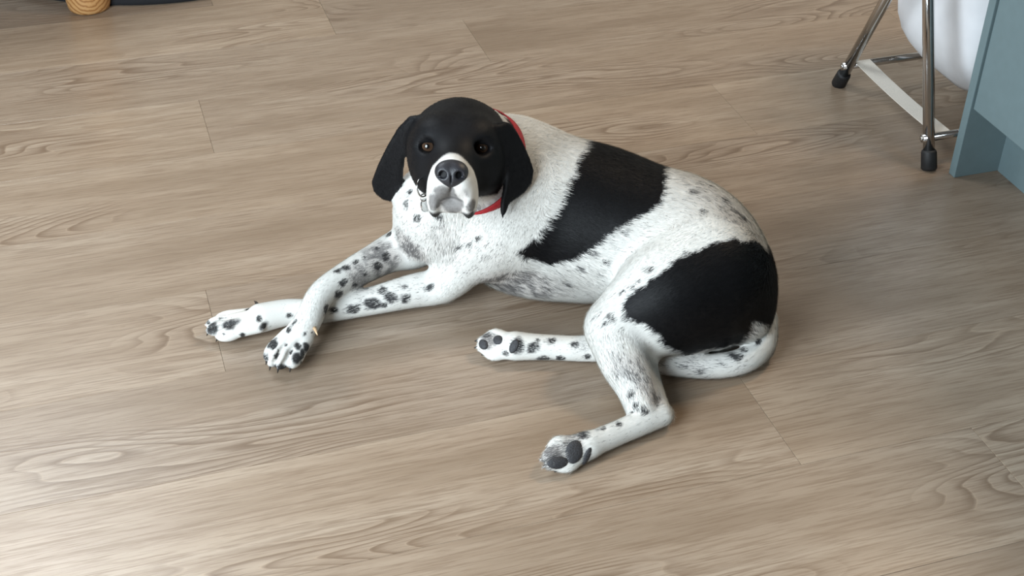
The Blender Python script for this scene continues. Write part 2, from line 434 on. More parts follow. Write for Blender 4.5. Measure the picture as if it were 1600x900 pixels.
# shoulders and forelegs
chain('foreF', [(682, 322, .15, .066), (652, 376, .070, .042), (605, 398, .058, .0290), (548, 429, .058, .0235), (503, 460, .057, .0205), (482, 500, .041, .0200), (467, 523, .027, .0215)], .025)
chain('foreN', [(815, 300, .185, .058), (790, 345, .150, .060), (758, 380, .105, .054)], .035)
chain('foreN', [(775, 362, .128, .050), (736, 396, .088, .043), (704, 431, .052, .0345), (682, 447, .036, .0285), (640, 456, .031, .0255), (565, 474, .025, .0205), (505, 486, .021, .0185), (452, 488, .021, .0205), (408, 497, .023, .0225)], .010)
cone('foreN', at(698, 462, .014), at(664, 463, .015), .0125, .0125, .008)                # point of the elbow
def paw(grp, heel, tip, width, z, rtoe, k=.007, lift=0, rad_l=.020):
    """four toes side by side from heel to tip, given as world points"""
    d = unit(tip-heel); side = unit(np.cross([0, 0, 1], d)); up = np.cross(d, side)
    L = np.linalg.norm(tip-heel); out = []
    for i, (s, l) in enumerate(((-.5, .84), (-.167, 1.0), (.167, 1.0), (.5, .84))):
        arch = .003 if abs(s) < .3 else -.001
        c = heel+d*(L*l-rad_l*.9)+side*width*s+up*arch
        base = heel+d*L*.02+side*width*s*.82+up*arch
        cone(grp, base, c-d*.006+up*.002, rtoe*1.02, rtoe*1.0, .0022)
        ell(grp, c, (d, side, up), (rad_l, rtoe*1.02, rtoe*1.22), .002)
        out.append((c, d, side, up))
    for s in (-.333, 0, .333):                                   # clefts between the toes
        e_ = .93 if s else .99
        cone(grp, heel+d*L*.30+side*width*s*.95+up*(rtoe*1.25+.004), heel+d*L*e_+side*width*s+up*rtoe*.55, .0026, .0034, .003, 'sub')
    return out
TOES = {}
TOES['foreN'] = paw('foreN', at(405, 499, .024), at(324, 515, .016), .0400, .02, .0100)
TOES['foreF'] = paw('foreF', at(465, 525, .026), at(428, 574, .016), .0400, .02, .0100)
# pelvis, near hind leg
chain('hindN', [(1106, 425, .135, .078), (1050, 455, .120, .074), (1000, 482, .100, .056), (962, 510, .083, .042)], .028)
chain('hindN', [(1085, 478, .085, .068), (1030, 510, .075, .042)], .03)
chain('hindN', [(962, 513, .078, .043), (975, 560, .058, .037), (994, 605, .036, .0285), (1003, 640, .025, .0225)], .012)
chain('hindN', [(1010, 535, .055, .022), (1010, 580, .038, .017), (1036, 648, .017, .0125)], .014)            # tendon to the point of the hock
chain('hindN', [(1033, 649, .019, .0165), (1005, 659, .019, .0180), (972, 674, .018, .0170), (922, 695, .019, .0175)], .008)
# far hind leg under it
chain('hindF', [(1010, 520, .040, .040), (930, 543, .023, .0215), (862, 543, .021, .0190), (808, 541, .022, .0215)], .012)
def hind_paw(grp, heel, tip, facing, width, rtoe, rad_l):
    """paw lying on its side, pads turned towards the viewer"""
    d = unit(tip-heel); n = unit(facing-d*(np.asarray(facing)@d)); side = np.cross(n, d); L = np.linalg.norm(tip-heel); out = []
    ell(grp, heel+d*L*.28, (d, side, n), (L*.50, width*.60, width*.42), .012)
    for s, l in ((-.52, .80), (-.18, 1.0), (.18, 1.0), (.52, .80)):
        c = heel+d*(L*l-rad_l*.9)+side*width*s-n*.002
        cone(grp, heel+d*L*.15+side*width*s*.5-n*.004, c, rtoe, rtoe*.95, .006)
        ell(grp, c, (d, side, n), (rad_l, rtoe, rtoe*1.0), .004)
        out.append((c, d, side, n))
    return out
HFACE = unit(np.array([0.05, -0.62, 0.78]))
TOES['hindN'] = hind_paw('hindN', at(922, 695, .020), at(852, 722, .019), HFACE, .031, .0105, .017)
TOES['hindF'] = hind_paw('hindF', at(808, 541, .021), at(747, 537, .021), HFACE, .029, .0098, .016)
# tail
chain('tail', [(1172, 474, .060, .028), (1192, 500, .038, .0210), (1190, 540, .024, .0200), (1163, 563, .021, .0190), (1115, 573, .019, .0180), (1060, 572, .018, .0160), (1018, 567, .016, .0130), (985, 556, .013, .009)], .008)
# head
ell('head', H(-5.0, -.1, 0), HA, (7.8*cm, 5.2*cm, 6.7*cm), .03, flow=-HF)
ell('head', H(-8.5, -1.0, 0), HA, (6.0*cm, 6.2*cm, 6.0*cm), .03, flow=-HF)
for s in (-1, 1):
    ell('head', H(-.9, 1.9, s*2.6), HA, (2.8*cm, 2.1*cm, 2.6*cm), .02, flow=-HF+.4*HU)
    ell('head', H(-3.2, -3.0, s*3.4), HA, (5.2*cm, 4.4*cm, 3.0*cm), .03, flow=-HF-.3*HU)
cone('head', H(-.5, -1.0, 0), H(6.2, -2.4, 0), 3.5*cm, 2.6*cm, .025, flow=-HF)
cone('head', H(-3, -5.2, 0), H(4.4, -6.0, 0), 2.8*cm, 1.5*cm, .016, flow=-HF)
cone('head', H(5.7, -7.0, -.8), H(5.7, -7.0, .8), 1.15*cm, 1.15*cm, .004, flow=-HF)
for s in (-1, 1):
    ell('head', H(5.5, -3.9, s*1.5), HA, (2.9*cm, 2.5*cm, 1.75*cm), .010, flow=-HU-.3*HF)
    ell('head', H(4.4, -5.9, s*2.35), HA, (3.6*cm, 3.2*cm, 1.25*cm), .007, flow=-HU-.3*HF)
ell('head', H(8.3, -4.4, 0), HA, (1.2*cm, 1.5*cm, .14*cm), .004, 'sub')               # groove below the nose
for s in (-1, 1):
    ell('head', H(1.6, .35, s*3.65), HA, (1.3*cm, .95*cm, 1.30*cm), .010, 'sub')     # eye sockets
    cone('head', H(-.1, .75, s*3.75), H(-.1, .75, s*3.75), 1.30*cm, 1.30*cm, .006, flow=HS*s)  # lids
    cone('head', H(-.2, -.55, s*3.75), H(-.2, -.55, s*3.75), 1.25*cm, 1.25*cm, .006, flow=HS*s)
    ell('head', H(.75, .05, s*3.72), HA, (1.2*cm, .62*cm, 1.10*cm), .004, 'sub')        # lid opening
# ears
def ear(outline, org, zplane, bend):
    """outline: pixels of the hanging ear on the plane through org spanned by zplane axes"""
    U, V = zplane; N = np.cross(U, V)
    poly = []
    for px, py in outline:
        d = np.array([(px-800)/FPX, -(py-450)/FPX, 1.0]) @ VM
        t = ((org-EYE) @ N)/(d @ N); q = EYE+d*t-org
        poly.append((q @ U, q @ V))
    plate('ear', org, U, V, poly, .0048, .010, bend, .004)
bR = H(-5.0, 2.6, -6.6)
Vd = unit(np.array([0, 0, -1.0])); Ux = unit(HS*-1-HF*.30)
Ux = unit(Ux-Vd*(Ux@Vd))
ear([(660, 182), (640, 181), (622, 199), (606, 226), (591, 256), (580, 284), (582, 300), (594, 314), (607, 319), (620, 308), (627, 292), (629, 268), (632, 246), (650, 235), (664, 215)], bR, (Ux, Vd), (1.0, -.5))
bL = H(-2.4, 2.6, 7.5)
Vd = unit(np.array([0, 0, -1.0])+HF*.45); Ux2 = unit(HS-HF*.75); Ux2 = unit(Ux2-Vd*(Ux2@Vd))
ear([(772, 196), (786, 189), (797, 192), (806, 204), (816, 222), (826, 245), (833, 266), (830, 285), (820, 301), (807, 311), (797, 318), (793, 332), (788, 340), (785, 330), (785, 312), (789, 294), (793, 272), (790, 235)], bL, (Ux2, Vd), (-1.0, .3))
# keep everything above the floor, flattened where it rests
zz = (0.0012-GZ)[None, None, :].astype(np.float32)
kk = .010; hh = np.maximum(kk-np.abs(FIELD-zz), 0)/kk; FIELD = np.maximum(FIELD, zz)+hh*hh*kk*.25

def surface_nets(F):
    S = F < 0
    n = np.array(F.shape)-1
    cnt = np.zeros(n, np.int8)
    for dx in (0, 1):
        for dy in (0, 1):
            for dz in (0, 1): cnt += S[dx:n[0]+dx, dy:n[1]+dy, dz:n[2]+dz]
    act = (cnt > 0) & (cnt < 8)
    ijk = np.argwhere(act); idx = np.full(n, -1, np.int64); idx[act] = np.arange(len(ijk))
    acc = np.zeros((len(ijk), 3)); num = np.zeros(len(ijk))
    corner = [np.array(c) for c in ((0, 0, 0), (1, 0, 0), (0, 1, 0), (1, 1, 0), (0, 0, 1), (1, 0, 1), (0, 1, 1), (1, 1, 1))]
    val = [F[tuple((ijk+c).T)] for c in corner]
    for a in range(8):
        for b in range(a+1, 8):
            if np.abs(corner[a]-corner[b]).sum() != 1: continue
            va, vb = val[a], val[b]; mk = (va < 0) != (vb < 0)
            t = np.where(mk, va/np.where(mk, va-vb, 1), 0)
            acc += np.where(mk[:, None], corner[a]+t[:, None]*(corner[b]-corner[a]), 0); num += mk
    V = LO+(ijk+acc/num[:, None])*VOX
    quads = []
    for ax in range(3):
        o1, o2 = (ax+1) % 3, (ax+2) % 3
        sl0 = [slice(None)]*3; sl1 = [slice(None)]*3; sl0[ax] = slice(0, -1); sl1[ax] = slice(1, None)
        ch = S[tuple(sl0)] != S[tuple(sl1)]
        e = np.argwhere(ch); e = e[(e[:, o1] > 0) & (e[:, o2] > 0) & (e[:, o1] < n[o1]) & (e[:, o2] < n[o2])]
        def cell(d1, d2):
            q = e.copy(); q[:, o1] -= d1; q[:, o2] -= d2; return idx[tuple(q.T)]
        q = np.stack([cell(1, 1), cell(0, 1), cell(0, 0), cell(1, 0)], 1)
        flip = ~S[tuple(e.T)]; q[flip] = q[flip][:, ::-1]
        quads.append(q)
    return V, np.concatenate(quads)
DV, DQ = surface_nets(FIELD)
DQ = DQ[(DQ >= 0).all(1)]
def neighbours_mean(X, Q, nv):
    s = np.zeros((nv, X.shape[1])); c = np.zeros(nv)
    for a in range(4):
        for b in ((a+1) % 4, (a-1) % 4):
            for j in range(X.shape[1]): s[:, j] += np.bincount(Q[:, a], X[Q[:, b], j], nv)
            c += np.bincount(Q[:, a], minlength=nv)
    return s/np.maximum(c, 1)[:, None]
DV[:, 2] = np.maximum(DV[:, 2], 0.0006)
# drop stray islands is not needed: every limb is rooted in the trunk
def mesh_from(name, V, Q):
    me = bpy.data.meshes.new(name)
    me.vertices.add(len(V)); me.vertices.foreach_set('co', V.astype(np.float32).ravel())
    me.loops.add(Q.size); me.loops.foreach_set('vertex_index', Q.astype(np.int32).ravel())
    me.polygons.add(len(Q)); me.polygons.foreach_set('loop_start', (np.arange(len(Q))*Q.shape[1]).astype(np.int32))
    me.polygons.foreach_set('loop_total', np.full(len(Q), Q.shape[1], np.int32))
    me.update(calc_edges=True); me.validate(); return me
print('DOG verts', len(DV), 'quads', len(DQ))
def vnormals(V, Q):
    n = np.cross(V[Q[:, 2]]-V[Q[:, 0]], V[Q[:, 3]]-V[Q[:, 1]]); out = np.zeros_like(V)
    for a in range(4):
        for j in range(3): out[:, j] += np.bincount(Q[:, a], n[:, j], len(V))
    return out/np.maximum(np.linalg.norm(out, axis=1), 1e-12)[:, None]
DN = vnormals(DV, DQ)
#COAT
# --- which limb each vertex belongs to, and the way the coat lies
GROUPS = ['trunk', 'neck', 'foreF', 'foreN', 'hindN', 'hindF', 'tail', 'head', 'ear']
def classify(P):
    best = np.full(len(P), 9.0); grp = np.zeros(len(P), int); flow = np.zeros((len(P), 3))
    for g, fn, fl in DOGPRIMS:
        d = np.asarray(fn(P[:, 0], P[:, 1], P[:, 2])); w = d < best
        best[w] = d[w]; grp[w] = GROUPS.index(g); flow[w] = fl
    return grp, flow
DOGPRIMS = list(PRIMS)
DG, DFL = classify(DV)
soft = np.isin(DG, [0, 1]) | ((DG == 4) & (DV[:, 2] > .055)) | (np.isin(DG, [2, 3]) & (DV[:, 2] > .075))
for it in range(26):
    mv = DV*.45+neighbours_mean(DV, DQ, len(DV))*.55
    w = np.where(soft, 1.0, 1.0 if it < 3 else (0.0 if it > 6 else .3))
    w = np.where((DG == 7) & (it > 2), 0.0, w)
    DV = DV+(mv-DV)*w[:, None]
DV[:, 2] = np.maximum(DV[:, 2], 0.0006)
DN = vnormals(DV, DQ)
for it in range(14): DFL = DFL*.4+neighbours_mean(DFL, DQ, len(DV))*.6

bvh = BVHTree.FromPolygons(DV.tolist(), DQ.tolist())
def hit(px, py):
    d = unit(np.array([(px-800)/FPX, -(py-450)/FPX, 1.0]) @ VM)
    p, n, i, t = bvh.ray_cast(Vector(EYE), Vector(d))
    if p is None:
        t = (0.10-CAM_H)/d[2]; q = EYE+d*t
        return q, -d
    return np.array(p), np.array(n)
DC = np.array([.65, 1.62, .12])
def uv(P): return (P-DC) @ VM[0], (P-DC) @ VM[1]
def poly_sd(P, poly):
    pu, pv = uv(P); Q = np.array([[float(c) for c in uv(hit(*q)[0][None])] if True else 0 for q in poly]).reshape(-1, 2)
    d2 = np.full(len(P), 1e9); ins = np.zeros(len(P), bool)
    for (ax, ay), (bx, by) in zip(Q, np.roll(Q, -1, 0)):
        ex, ey = bx-ax, by-ay; wx, wy = pu-ax, pv-ay
        t = np.clip((wx*ex+wy*ey)/max(ex*ex+ey*ey, 1e-12), 0, 1)
        d2 = np.minimum(d2, (wx-t*ex)**2+(wy-t*ey)**2)
        c = ((ay <= pv) & (by > pv)) | ((by <= pv) & (ay > pv))
        if by != ay: ins ^= c & (pu < ax+(pv-ay)/(by-ay)*ex)
    d = np.sqrt(d2); return np.where(ins, -d, d)
# lattice value noise
LAT = RNG.random((64, 64, 64)).astype(np.float32)
def vnoise(P, sc):
    q = P*sc+100; i = np.floor(q).astype(int); f = q-i; f = f*f*(3-2*f); r = 0
    for a in (0, 1):
        for b in (0, 1):
            for c in (0, 1):
                r = r+LAT[(i[:, 0]+a) & 63, (i[:, 1]+b) & 63, (i[:, 2]+c) & 63]*(f[:, 0] if a else 1-f[:, 0])*(f[:, 1] if b else 1-f[:, 1])*(f[:, 2] if c else 1-f[:, 2])
    return r
def sstep(x, a, b):
    t = np.clip((x-a)/(b-a), 0, 1); return t*t*(3-2*t)
SADDLE = [(921, 214), (940, 190), (1000, 205), (1040, 235), (1028, 252), (1037, 272), (1039, 295), (1027, 318), (1004, 336), (978, 350), (952, 366), (928, 384), (902, 401), (872, 413), (846, 413), (822, 404), (812, 396), (832, 376), (857, 348), (875, 318), (887, 284), (900, 254), (912, 232)]
HIP = [(1108, 381), (1150, 372), (1180, 376), (1196, 386), (1240, 380), (1240, 520), (1200, 510), (1172, 500), (1170, 516), (1150, 540), (1120, 551), (1078, 556), (1052, 547), (1032, 531), (1016, 511), (992, 501), (977, 491), (972, 476), (985, 459), (1010, 441), (1030, 426), (1052, 410), (1080, 393)]
SPOTS_CLEFT_SHADE = [  # px, py, radius px, stretch, angle
 (333,510,13,1,0),(358,508,12,1.3,0),(339,489,6,1.5,0),(387,483,4,1,0),(405,499,6,1,0),(412,511,8,1.2,1),(379,522,4,1,0),(370,534,7,2.0,0),(423,510,4,1,0),(453,493,5,1.2,0),
 (463,501,4,1.3,1),(451,516,4,1,0),(477,522,4,1.2,1),(427,538,8,1.5,2),(416,560,8,1.3,2),(447,540,5,1.2,1),(465,541,5,1.2,2),(480,543,6,1.5,2),(462,560,9,1,0),(441,576,8,1.8,0),(487,519,3,1,0),
 (456,548,2.5,5,1.25),(433,553,3,4,1.05),(472,552,2,5,1.4),(345,497,2,5,.15),(350,522,2,5,-.1),(325,505,6,1,0),(582,474,9,1.5,-.3),(612,463,8,1.1,0),(597,453,6,1.3,-.3),(573,451,4,1.5,-.3),(636,465,6,1.2,1),(633,447,6,1.2,0),(672,448,5,1.2,1),(601,477,4,1,0),(552,483,6,1.6,-.2),(522,484,6,1.2,0),(561,477,4,1,0),(531,463,5,1.4,1),  # long thin strokes first: shade of the toe clefts painted into the coat
 (555,410,4,1,0),(540,418,5,1.2,0),(528,423,4,1.2,0),(570,402,3,1,0),(538,441,5,1.4,1),(555,445,6,1.2,0),(530,460,6,1.2,1),(588,388,5,1.2,0),(603,400,6,1,0),(609,366,6,1.3,1),(591,417,5,1,0),(570,429,5,1.2,0),(510,480,4,1.3,1),
 (807,541,12,1.3,1.2),(833,543,8,1.2,.6),(865,532,6,1.4,.3),(902,537,6,1.3,0),(853,560,6,1.8,0),(877,560,4,1.6,0),(920,557,5,1,0),(840,531,3,1,0),(760,525,6,2,0),(792,552,6,1,0),
 (953,492,3,1,0),(967,523,3,1.4,.5),(930,493,2,1,0),(947,507,2,1,0),(972,515,2,1,0),(973,538,2,1,0),(960,500,2,1,0),(940,488,2,1,0),
 (985,615,4,1.5,1.2),(992,633,4,1.5,2),(1005,640,5,1,0),(1011,643,3,1,0),(1014,660,4.5,2,1.4),(967,663,6,1.3,.4),(987,645,5,1.4,.6),(943,670,3,1.4,.3),(910,678,7,1.6,.2),(868,712,9,1.2,0),(885,694,7,1.3,1),(918,712,6,1.6,1.3),(858,722,6,1.2,1),
 (973,360,6,1.2,.5),(883,443,6,1.1,0),(1083,300,6,1.4,.3),(1133,313,6,1.4,.6),(1160,340,6,1.5,.8),(1110,290,4,1,0),(1095,330,4,1.6,.6),(1150,330,4,1.2,0),(987,447,3,1.6,-.5),(975,455,3,1.6,-.5),(1000,440,2.5,1.4,-.5),(1017,420,5,1.2,0),(905,420,4,1.2,0),(935,430,4,1.3,1),(925,395,4,1.2,1),(945,410,3,1.2,1),
 (1150,555,6,2.4,-.4),(1165,545,4,1.5,-.5),(1100,580,6,2.2,0),(1130,568,4,2,-.2),(1185,535,4,1.4,1),(1075,573,5,1.8,0),(636,318,4,1.4,1.2),(652,340,4,1.2,1),(640,300,3,1.2,1),(836,232,4,1.6,.6),(735,382,4,1.6,.4),(760,400,4,1.8,.4),(715,385,5,1.6,.4),(748,372,3,1.6,.4)]
TICK = [  # px, py, radius px, amount of dark hairs
 (600,405,40,.62),(640,388,42,.66),(565,430,30,.50),(575,462,30,.18),(640,455,40,.16),(690,372,40,.22),(720,400,45,.18),(760,395,40,.16),(640,330,40,.12),
 (1110,305,45,.24),(1150,335,45,.30),(1180,370,30,.22),(1080,285,35,.20),(1070,330,50,.10),(785,440,50,.62),(830,445,42,.55),(865,450,35,.32),(900,440,45,.14),(930,400,50,.10),(980,370,50,.10),
 (967,568,22,.40),(988,572,24,.42),(1010,600,22,.45),(1022,620,18,.55),(985,610,18,.22),(1000,560,20,.28),(1130,570,60,.14),(1165,520,22,.45),(1090,563,30,.25),(1030,565,25,.30),(910,545,20,.25),(870,545,40,.06),
 (868,712,24,.60),(900,690,22,.40),(765,535,18,.60),(440,560,30,.14),(345,505,28,.14)]
SPOT_SHADE3 = []
for px, py, r, st, an in SPOTS_CLEFT_SHADE:
    p, n = hit(px, py); pxm = FPX/max((p-EYE) @ VM[2], .5)
    SPOT_SHADE3.append((p, r/pxm, st, an))
TICK3 = [(hit(px, py)[0], r/1050, a) for px, py, r, a in TICK]
LIP3 = [(hit(px, py)[0], r/1090, a) for px, py, r, a in [(686, 336, 8, .96), (735, 336, 8, .96), (746, 323, 6, .55), (675, 324, 7, .65), (706, 312, 7, .5), (696, 314, 5, .5), (716, 314, 5, .5)]]
CHIN3 = [(hit(px, py)[0], r/1090, a) for px, py, r, a in [(707, 318, 21, .95), (690, 302, 16, .70), (680, 316, 15, .95), (722, 304, 12, .45), (706, 298, 13, .85), (738, 322, 12, .75)]]
WHITE = np.array([.66, .652, .615]); BLACK = np.array([.0034, .0034, .0040]); SKIN = np.array([.50, .40, .36])
def coat(P, grp, hairs=False):
    """colour of the fur at points P; hairs: every point is one hair, so ticking shows as single dark hairs"""
    n = len(P); j1 = vnoise(P, 160); j2 = vnoise(P, 60); j3 = vnoise(P, 420)
    jit = (j1-.5)*.006+(j2-.5)*.006+((RNG.random(n)-.5)*.006 if hairs else (j3-.5)*.003)
    dark = np.zeros(n)
    body_ = ~np.isin(grp, [7, 8])
    a = poly_sd(P, SADDLE)+jit; dark = np.maximum(dark, np.where(body_ & ~np.isin(grp, [4, 6]), 1-sstep(a, -.0022, .0022), 0))
    a = poly_sd(P, HIP)+jit; dark = np.maximum(dark, np.where(body_ & (grp != 6), 1-sstep(a, -.0022, .0022), 0))
    tk = np.zeros(n); sk = np.zeros(n)
    for c, r, am in TICK3: tk = np.maximum(tk, am*(1-sstep(np.linalg.norm(P-c, axis=1), r*.45, r*1.25)))
    tk = np.maximum(tk, np.where(body_, .035, 0))
    legs = np.isin(grp, [2, 3, 4, 5]) & (P[:, 2] < .07)
    for c, r, st, an in SPOT_SHADE3:
        q = P-c; near = np.abs(q).max(1) < r*st*2.2+.006
        if not near.any(): continue
        q = q[near]; u = q @ VM[0]; v = q @ VM[1]; w = q @ VM[2]
        uu = u*math.cos(an)+v*math.sin(an); vv = -u*math.sin(an)+v*math.cos(an)
        d = np.sqrt((uu/st)**2+vv**2+(w*.7)**2)+jit[near]*.75+(j2[near]-.5)*.5*r
        dark[near] = np.maximum(dark[near], (.97 if not hairs else np.where(RNG.random(near.sum()) < .80, .93, .25))*(1-sstep(d, r*.70, r*1.25)))
    # head
    L = (P-E0) @ HA.T*100; f, u, s = L.T
    hm = np.isin(grp, [7, 8])
    ft = 6.5+.50*np.minimum(u+1.2, 0)+jit*60
    muz = sstep(f, ft-.25, ft+.35)
    muz = np.maximum(muz, sstep(-u, 6.9, 7.5)*sstep(f, -9, -7))
    muz = np.where(grp == 8, 0, muz)
    hb = np.where(hm, sstep(f+jit*80, -13.0, -12.2)*(1-muz), 0)
    hb = np.where((grp == 7) & (u < -5.6) & (f < -3.5), hb*sstep(u, -8.5, -7.0), hb)
    dark = np.maximum(dark, hb)
    ht = np.zeros(n)
    for c, r, am in CHIN3: ht = np.maximum(ht, am*(1-sstep(np.linalg.norm(P-c, axis=1), r*.5, r*1.2)))
    tk = np.where(hm & (muz > .5), ht+.05, tk)
    lip = sstep(-u, 7.5, 8.2)*sstep(np.abs(s), 1.0, 1.6)*sstep(f, .5, 2.0)
    mouth = (1-sstep(np.abs(u+5.75+.16*s*s), .10, .32))*(1-sstep(np.abs(s), 1.5, 2.0))*sstep(f, 4.5, 5.5)
    dark = np.maximum(dark, np.where(grp == 7, np.maximum(lip*.97, mouth*.85), 0))
    for c, r, am in LIP3: dark = np.maximum(dark, am*(1-sstep(np.linalg.norm(P-c, axis=1)+jit*.5, r*.7, r*1.15)))
    nd = np.linalg.norm((L-np.array([7.4, -2.0, 0]))*np.array([.8, 1.1, .85]), axis=1); dark = np.where((grp == 7) & (nd < 1.75), 1.0, dark)
    # ticking: clumps on the skin, single hairs in the fur
    cl = sstep(j1*.6+j2*.4, .62-.55*tk, .80-.45*tk)
    if hairs: dark = np.maximum(dark, np.where(RNG.random(n) < tk*(.35+1.1*cl), .82, 0))
    else: dark = np.maximum(dark, np.minimum(tk*1.0, .65)*(.30+.8*cl))
    dark = np.clip(dark, 0, 1)
    base = WHITE[None]*(1-.05*(j2[:, None]-.5))
    warm = np.clip(tk*1.0, 0, .6)[:, None]
    base = base*(1-warm*.5)+SKIN*warm*.5
    if hairs: base = base*(.90+.16*RNG.random(n))[:, None]
    bl = np.where(np.isin(grp, [7, 8])[:, None], BLACK*1.5, BLACK)
    tickc = np.array([.045, .044, .047])
    full = sstep(dark, .90, .99)[:, None]
    return base*(1-dark[:, None])+dark[:, None]*(bl*full+tickc*(1-full))
def add_col(me, cols):
    at_ = me.color_attributes.new('coat', 'FLOAT_COLOR', 'POINT')
    at_.data.foreach_set('color', np.concatenate([cols, np.ones((len(cols), 1))], 1).astype(np.float32).ravel())
k = NT('dog_coat'); a_ = k.n('ShaderNodeVertexColor', layer_name='coat'); k.l(a_.outputs['Color'], k.b.inputs['Base Color'])
k.b.inputs['Roughness'].default_value = .55; k.b.inputs['Specular IOR Level'].default_value = .17
tcn = k.n('ShaderNodeTexCoord').outputs['Object']; k.bump(k.noise(tcn, 900, 2), .15, .001)
M_coat = k.mat
dog = empty('dog', (0.62, 1.65, 0), 'black and white short-haired dog in a red collar lying on the floor', 'dog')
dme = mesh_from('body', DV, DQ); add_col(dme, coat(DV, DG))
body = adopt(obj('body', dme, M_coat, None, True), dog)

# --- short coat of single hairs
NH = 330000
qi = RNG.integers(0, len(DQ), NH); q = DQ[qi]; s_, t_ = RNG.random((2, NH, 1))
bil = lambda X: (X[q[:, 0]]*(1-s_)+X[q[:, 1]]*s_)*(1-t_)+(X[q[:, 3]]*(1-s_)+X[q[:, 2]]*s_)*t_
HP, HN, HD = bil(DV), bil(DN), bil(DFL); HG = DG[q[:, 0]]
keep = ((EYE-HP)*HN).sum(1) > -.25*np.linalg.norm(EYE-HP, axis=1)      # the hidden underside needs no hairs
HP, HN, HD, HG = HP[keep], HN[keep], HD[keep], HG[keep]
HN /= np.linalg.norm(HN, axis=1)[:, None]
hc = coat(HP, HG, True); n = len(HP)
T = HD-HN*(HD*HN).sum(1)[:, None]+RNG.normal(0, .10, (n, 3)); T -= HN*(T*HN).sum(1)[:, None]; T /= np.maximum(np.linalg.norm(T, axis=1), 1e-6)[:, None]
B = np.cross(HN, T)
ln_ = np.array([.0105, .0105, .0065, .0070, .0085, .0055, .0095, .0045, .0045])[HG]*(.6+.8*RNG.random(n))
Lh = (HP-E0) @ HA.T*100
ln_ = np.where(np.isin(HG, [2, 3]) & (HP[:, 2] < .046) & (HP[:, 0] < .27), ln_*.42, ln_)
ln_ = np.where((HG == 7) & (Lh[:, 0] > 2.0), .0028, ln_)
eyed = np.minimum(np.linalg.norm(Lh-np.array([.3, .05, 3.72]), axis=1), np.linalg.norm(Lh-np.array([.3, .05, -3.72]), axis=1))
nosed = np.linalg.norm((Lh-np.array([8.6, -2.0, 0]))*np.array([1, 1, .8]), axis=1)
ok = (eyed > 1.45) & (nosed > 1.9); HP, HN, T, B, ln_, hc = (x[ok] for x in (HP, HN, T, B, ln_, hc)); n = len(HP)
lift = (.10+.16*RNG.random(n))[:, None]; wd = (.00032+.00022*RNG.random(n))[:, None]
root = HP-HN*.0006; tip = HP+(T*(1-lift*.3)+HN*lift)*ln_[:, None]; tip[:, 2] = np.maximum(tip[:, 2], .0006)
FV = np.stack([root+B*wd, root-B*wd, tip], 1).reshape(-1, 3); FQ = np.arange(3*n).reshape(-1, 3)
fme = mesh_from('fur', FV, FQ); add_col(fme, np.repeat(hc, 3, 0))
fme.polygons.foreach_set('use_smooth', [True]*n)
fme.normals_split_custom_set_from_vertices(np.repeat(HN, 3, 0).astype(np.float32).tolist())
fur = adopt(obj('fur', fme, M_coat), dog); fur['kind'] = 'stuff'
#FACE
# --- nose, eyes
def sdf_part(name, mat, smooth=2):
    V, Q = surface_nets(FIELD); Q = Q[(Q >= 0).all(1)]
    for it in range(smooth): V = V*.5+neighbours_mean(V, Q, len(V))*.5
    return adopt(obj(name, mesh_from(name, V, Q), mat, None, True), dog)
k = NT('nose_leather'); tcn = k.n('ShaderNodeTexCoord').outputs['Object']
k.b.inputs['Base Color'].default_value = (.018, .018, .022, 1); k.b.inputs['Roughness'].default_value = .42
vo = k.n('ShaderNodeTexVoronoi'); vo.inputs['Scale'].default_value = 900; k.l(tcn, vo.inputs['Vector']); k.bump(vo.outputs['Distance'], .35, .0006)
M_nose = k.mat
nc = H(8.0, -2.1, 0); new_field(nc-.034, nc+.034, .0007)
ell('n', H(7.7, -1.95, 0), HA, (1.35*cm, 1.65*cm, 2.15*cm), .008)
ell('n', H(8.1, -2.0, -.95), HA, (1.15*cm, 1.25*cm, 1.25*cm), .006)
ell('n', H(8.1, -2.0, .95), HA, (1.15*cm, 1.25*cm, 1.25*cm), .006)
ell('n', H(7.9, -2.9, 0), HA, (1.15*cm, 1.15*cm, 1.35*cm), .008)
for s in (-1, 1):
    ell('n', H(9.2, -2.2, s*1.12), HA, (.95*cm, .55*cm, .52*cm), .003, 'sub')
    ell('n', H(9.3, -2.55, s*1.75), HA, (.8*cm, .16*cm, .7*cm), .002, 'sub')
ell('n', H(9.3, -3.2, 0), HA, (.5*cm, 1.1*cm, .09*cm), .002, 'sub')
sdf_part('nose', M_nose)
k = NT('dog_eye'); tcn = k.n('ShaderNodeTexCoord').outputs['Object']
sx = k.n('ShaderNodeSeparateXYZ'); k.l(tcn, sx.inputs[0])
rr = k.math('SQRT', k.math('ADD', k.math('POWER', sx.outputs[0], 2.0), k.math('POWER', sx.outputs[1], 2.0)))
k.l(k.ramp(k.math('MULTIPLY', rr, 80.0), [(0.0, (.003, .003, .003, 1)), (.26, (.003, .003, .003, 1)), (.31, (.045, .024, .014, 1)), (.58, (.075, .044, .027, 1)), (.66, (.006, .004, .003, 1)), (.95, (.05, .04, .035, 1))]), k.b.inputs['Base Color'])
k.b.inputs['Roughness'].default_value = .06; k.b.inputs['Coat Weight'].default_value = .6; k.b.inputs['Coat Roughness'].default_value = .03
M_eye = k.mat
